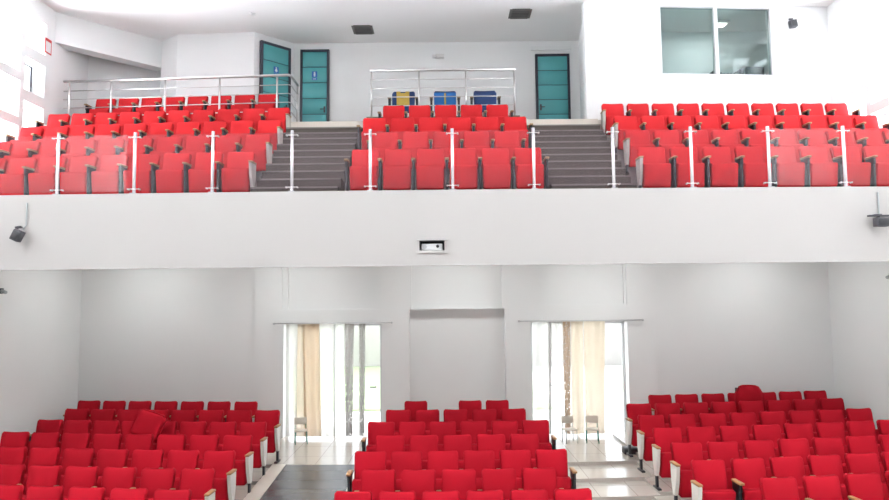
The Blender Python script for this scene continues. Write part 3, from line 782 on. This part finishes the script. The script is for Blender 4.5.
# ceiling diffusers
def vent(px, py, Y, label):
    p = at(px, py, Y); p.z = CEIL; t = thing('ceiling_vent', label, 'vent', p, 0, 'ceiling vents')
    bm = NB()
    for s in (-1, 1): box(bm, (s * .23 - .025, -.23, -.02), (s * .23 + .025, .23, 0)); box(bm, (-.205, s * .23 - .025, -.02), (.205, s * .23 + .025, 0))
    bobj('frame', bm, m_vent, t)
    bm = NB(); box(bm, (-.205, -.205, -.006), (.205, .205, 0)); bobj('backing', bm, m_black, t)
    bm = NB()
    for k in range(5): box(bm, (-.2, -.17 + .085 * k - .02, -.018), (.2, -.17 + .085 * k + .02, -.008))
    bobj('slats', bm, m_vent, t)
def ceil_at(px, py):
    d = at(px, py, 1.0) - Vector((0, 0, CZ)); return (CEIL - CZ) / d.z
vent(363, 29.5, ceil_at(363, 29.5), 'square dark ceiling vent at left, above the center railing')
vent(520, 13.5, ceil_at(520, 13.5), 'square dark ceiling vent at right, nearer the teal single door')
Yd = ceil_at(252.5, 13.5); p = at(252.5, 13.5, Yd); t = thing('smoke_detector', 'small white round smoke detector on ceiling at left', 'detector', (p.x, p.y, CEIL))
bm = NB(); tube(bm, [(0, 0, 0), (0, 0, -.03)], .07, 16); bobj('base', bm, m_white, t); bm = NB(); tube(bm, [(0, 0, -.03), (0, 0, -.055)], .045, 16); bobj('sensor', bm, m_white, t)
p = at(437.5, 56.5, 16.40); t = thing('emergency_light', 'small white emergency light on rear wall above blue armchairs', 'lamp', (p.x, 16.42, p.z))
bm = NB(); box(bm, (-.06, -.08, -.05), (.17, 0, .05), .01); bobj('housing', bm, m_pan, t)
bm = NB(); bmesh.ops.create_uvsphere(bm, u_segments=14, v_segments=8, radius=.055); bobj('lamp_head', bm, m_white, t, (-.09, -.07, 0))
# safety notice on the left upper wall
a = at(50.6, 37, 14.2); b = at(55.6, 47, 14.2)
yy = [XUL * v for v in (1,)]; Ys = 14.25; zz = (H(5.58), H(5.94))
t = thing('safety_notice', 'small white notice with red border on the upper left wall', 'sign', (XUL, 14.20, zz[0] + .02))
bm = NB(); box(bm, (0, -.12, 0), (.008, .12, .34)); bobj('plate', bm, m_signred, t)
bm = NB(); box(bm, (.008, -.09, .03), (.011, .09, .27)); bobj('sheet', bm, m_white, t)
# small dark fixtures on the ground-floor side walls, box under the right block
p = at(2, 291, 11.9); t = thing('wall_fixture', 'small grey fixture on lower left wall below balcony', 'fixture', (XL, 11.85, p.z)); bm = NB(); box(bm, (0, -.06, -.05), (.03, .06, .05), .006); bobj('base', bm, m_dark, t); bm = NB(); tube(bm, [(.03, 0, 0), (.13, -.03, -.03)], .03, 10); bobj('head', bm, m_greytube, t)
p = at(887, 276, 12.4); t = thing('wall_fixture', 'small grey fixture on lower right wall below balcony', 'fixture', (XR, 12.42, p.z)); bm = NB(); box(bm, (-.03, -.06, -.05), (0, .06, .05), .006); bobj('base', bm, m_dark, t); bm = NB(); tube(bm, [(-.03, 0, 0), (-.13, -.03, -.03)], .03, 10); bobj('head', bm, m_greytube, t)
p = at(630, 450, 12.75); t = thing('floor_box', 'small black box on the tiles beside right block aisle seat', 'box', (p.x, 12.75, 0)); bm = NB(); box(bm, (-.13, -.12, 0), (.13, .12, .10), .01); bobj('body', bm, m_black, t); bm = NB(); box(bm, (-.12, -.11, .10), (.12, .11, .115), .004); bobj('lid', bm, m_dark, t)

# recessed lamps in the soffit under the balcony
for x in (-6.4, -3.2, 0.2, 3.4, 6.6):
    p = obj('soffit_light', None, None, (x, 13.0, H(1.30))); p['kind'] = 'structure'
    bm = NB(); box(bm, (-.32, -.32, -.03), (.32, .32, 0)); bobj('housing', bm, m_white, p)
    bm = NB(); box(bm, (-.28, -.28, -.04), (.28, .28, -.031)); bobj('diffuser', bm, m_soffit, p)

# ------------------------------------------------------------------ light
w = bpy.data.worlds.new('sky'); bpy.context.scene.world = w; w.use_nodes = True
bg = w.node_tree.nodes['Background']; bg.inputs[0].default_value = (.93, .965, 1.0, 1); wt = w.node_tree
tc = wt.nodes.new('ShaderNodeTexCoord'); sx = wt.nodes.new('ShaderNodeSeparateXYZ'); wt.links.new(tc.outputs['Generated'], sx.inputs[0])
def wmath(op, a, b, c=None):
    n = wt.nodes.new('ShaderNodeMath'); n.operation = op
    for k, v in enumerate((a, b, c)):
        if v is None: continue
        if isinstance(v, (int, float)): n.inputs[k].default_value = v
        else: wt.links.new(v, n.inputs[k])
    return n.outputs[0]
X = sx.outputs['X']; neg = wmath('MAXIMUM', wmath('MULTIPLY', X, -1.0), 0.0); pos = wmath('MAXIMUM', X, 0.0)
low = wmath('MAXIMUM', wmath('MULTIPLY', sx.outputs['Z'], -1.0), 0.0)
side = wmath('MULTIPLY', wmath('MULTIPLY', neg, neg), 3.6)
side = wmath('MULTIPLY_ADD', wmath('MULTIPLY', pos, pos), 6.0, side)
side = wmath('MULTIPLY_ADD', wmath('MULTIPLY', low, wmath('MULTIPLY', X, X)), 185.0, side)     # added glow below the horizon, standing in for sunlit ground to brighten the ceiling
ram = wt.nodes.new('ShaderNodeMapRange'); ram.inputs['From Min'].default_value = -.5; ram.inputs['From Max'].default_value = -.15
wt.links.new(sx.outputs['Y'], ram.inputs['Value'])
side = wmath('MULTIPLY_ADD', side, ram.outputs['Result'], wmath('MULTIPLY_ADD', X, -.44, .40))
Yp = wmath('MAXIMUM', sx.outputs['Y'], 0.0); side = wmath('MULTIPLY_ADD', wmath('MULTIPLY', Yp, Yp), 1.8, side)
wt.links.new(side, bg.inputs[1])      # brighter daylight from both sides of the hall than from the stage
sd = bpy.data.lights.new('sun', 'SUN'); sd.energy = 1.2; sd.angle = .02; sd.color = (1, .96, .9)
so = bpy.data.objects.new('sun', sd); C.objects.link(so); so.rotation_euler = Vector((-1, .12, .85)).to_track_quat('Z', 'Y').to_euler()
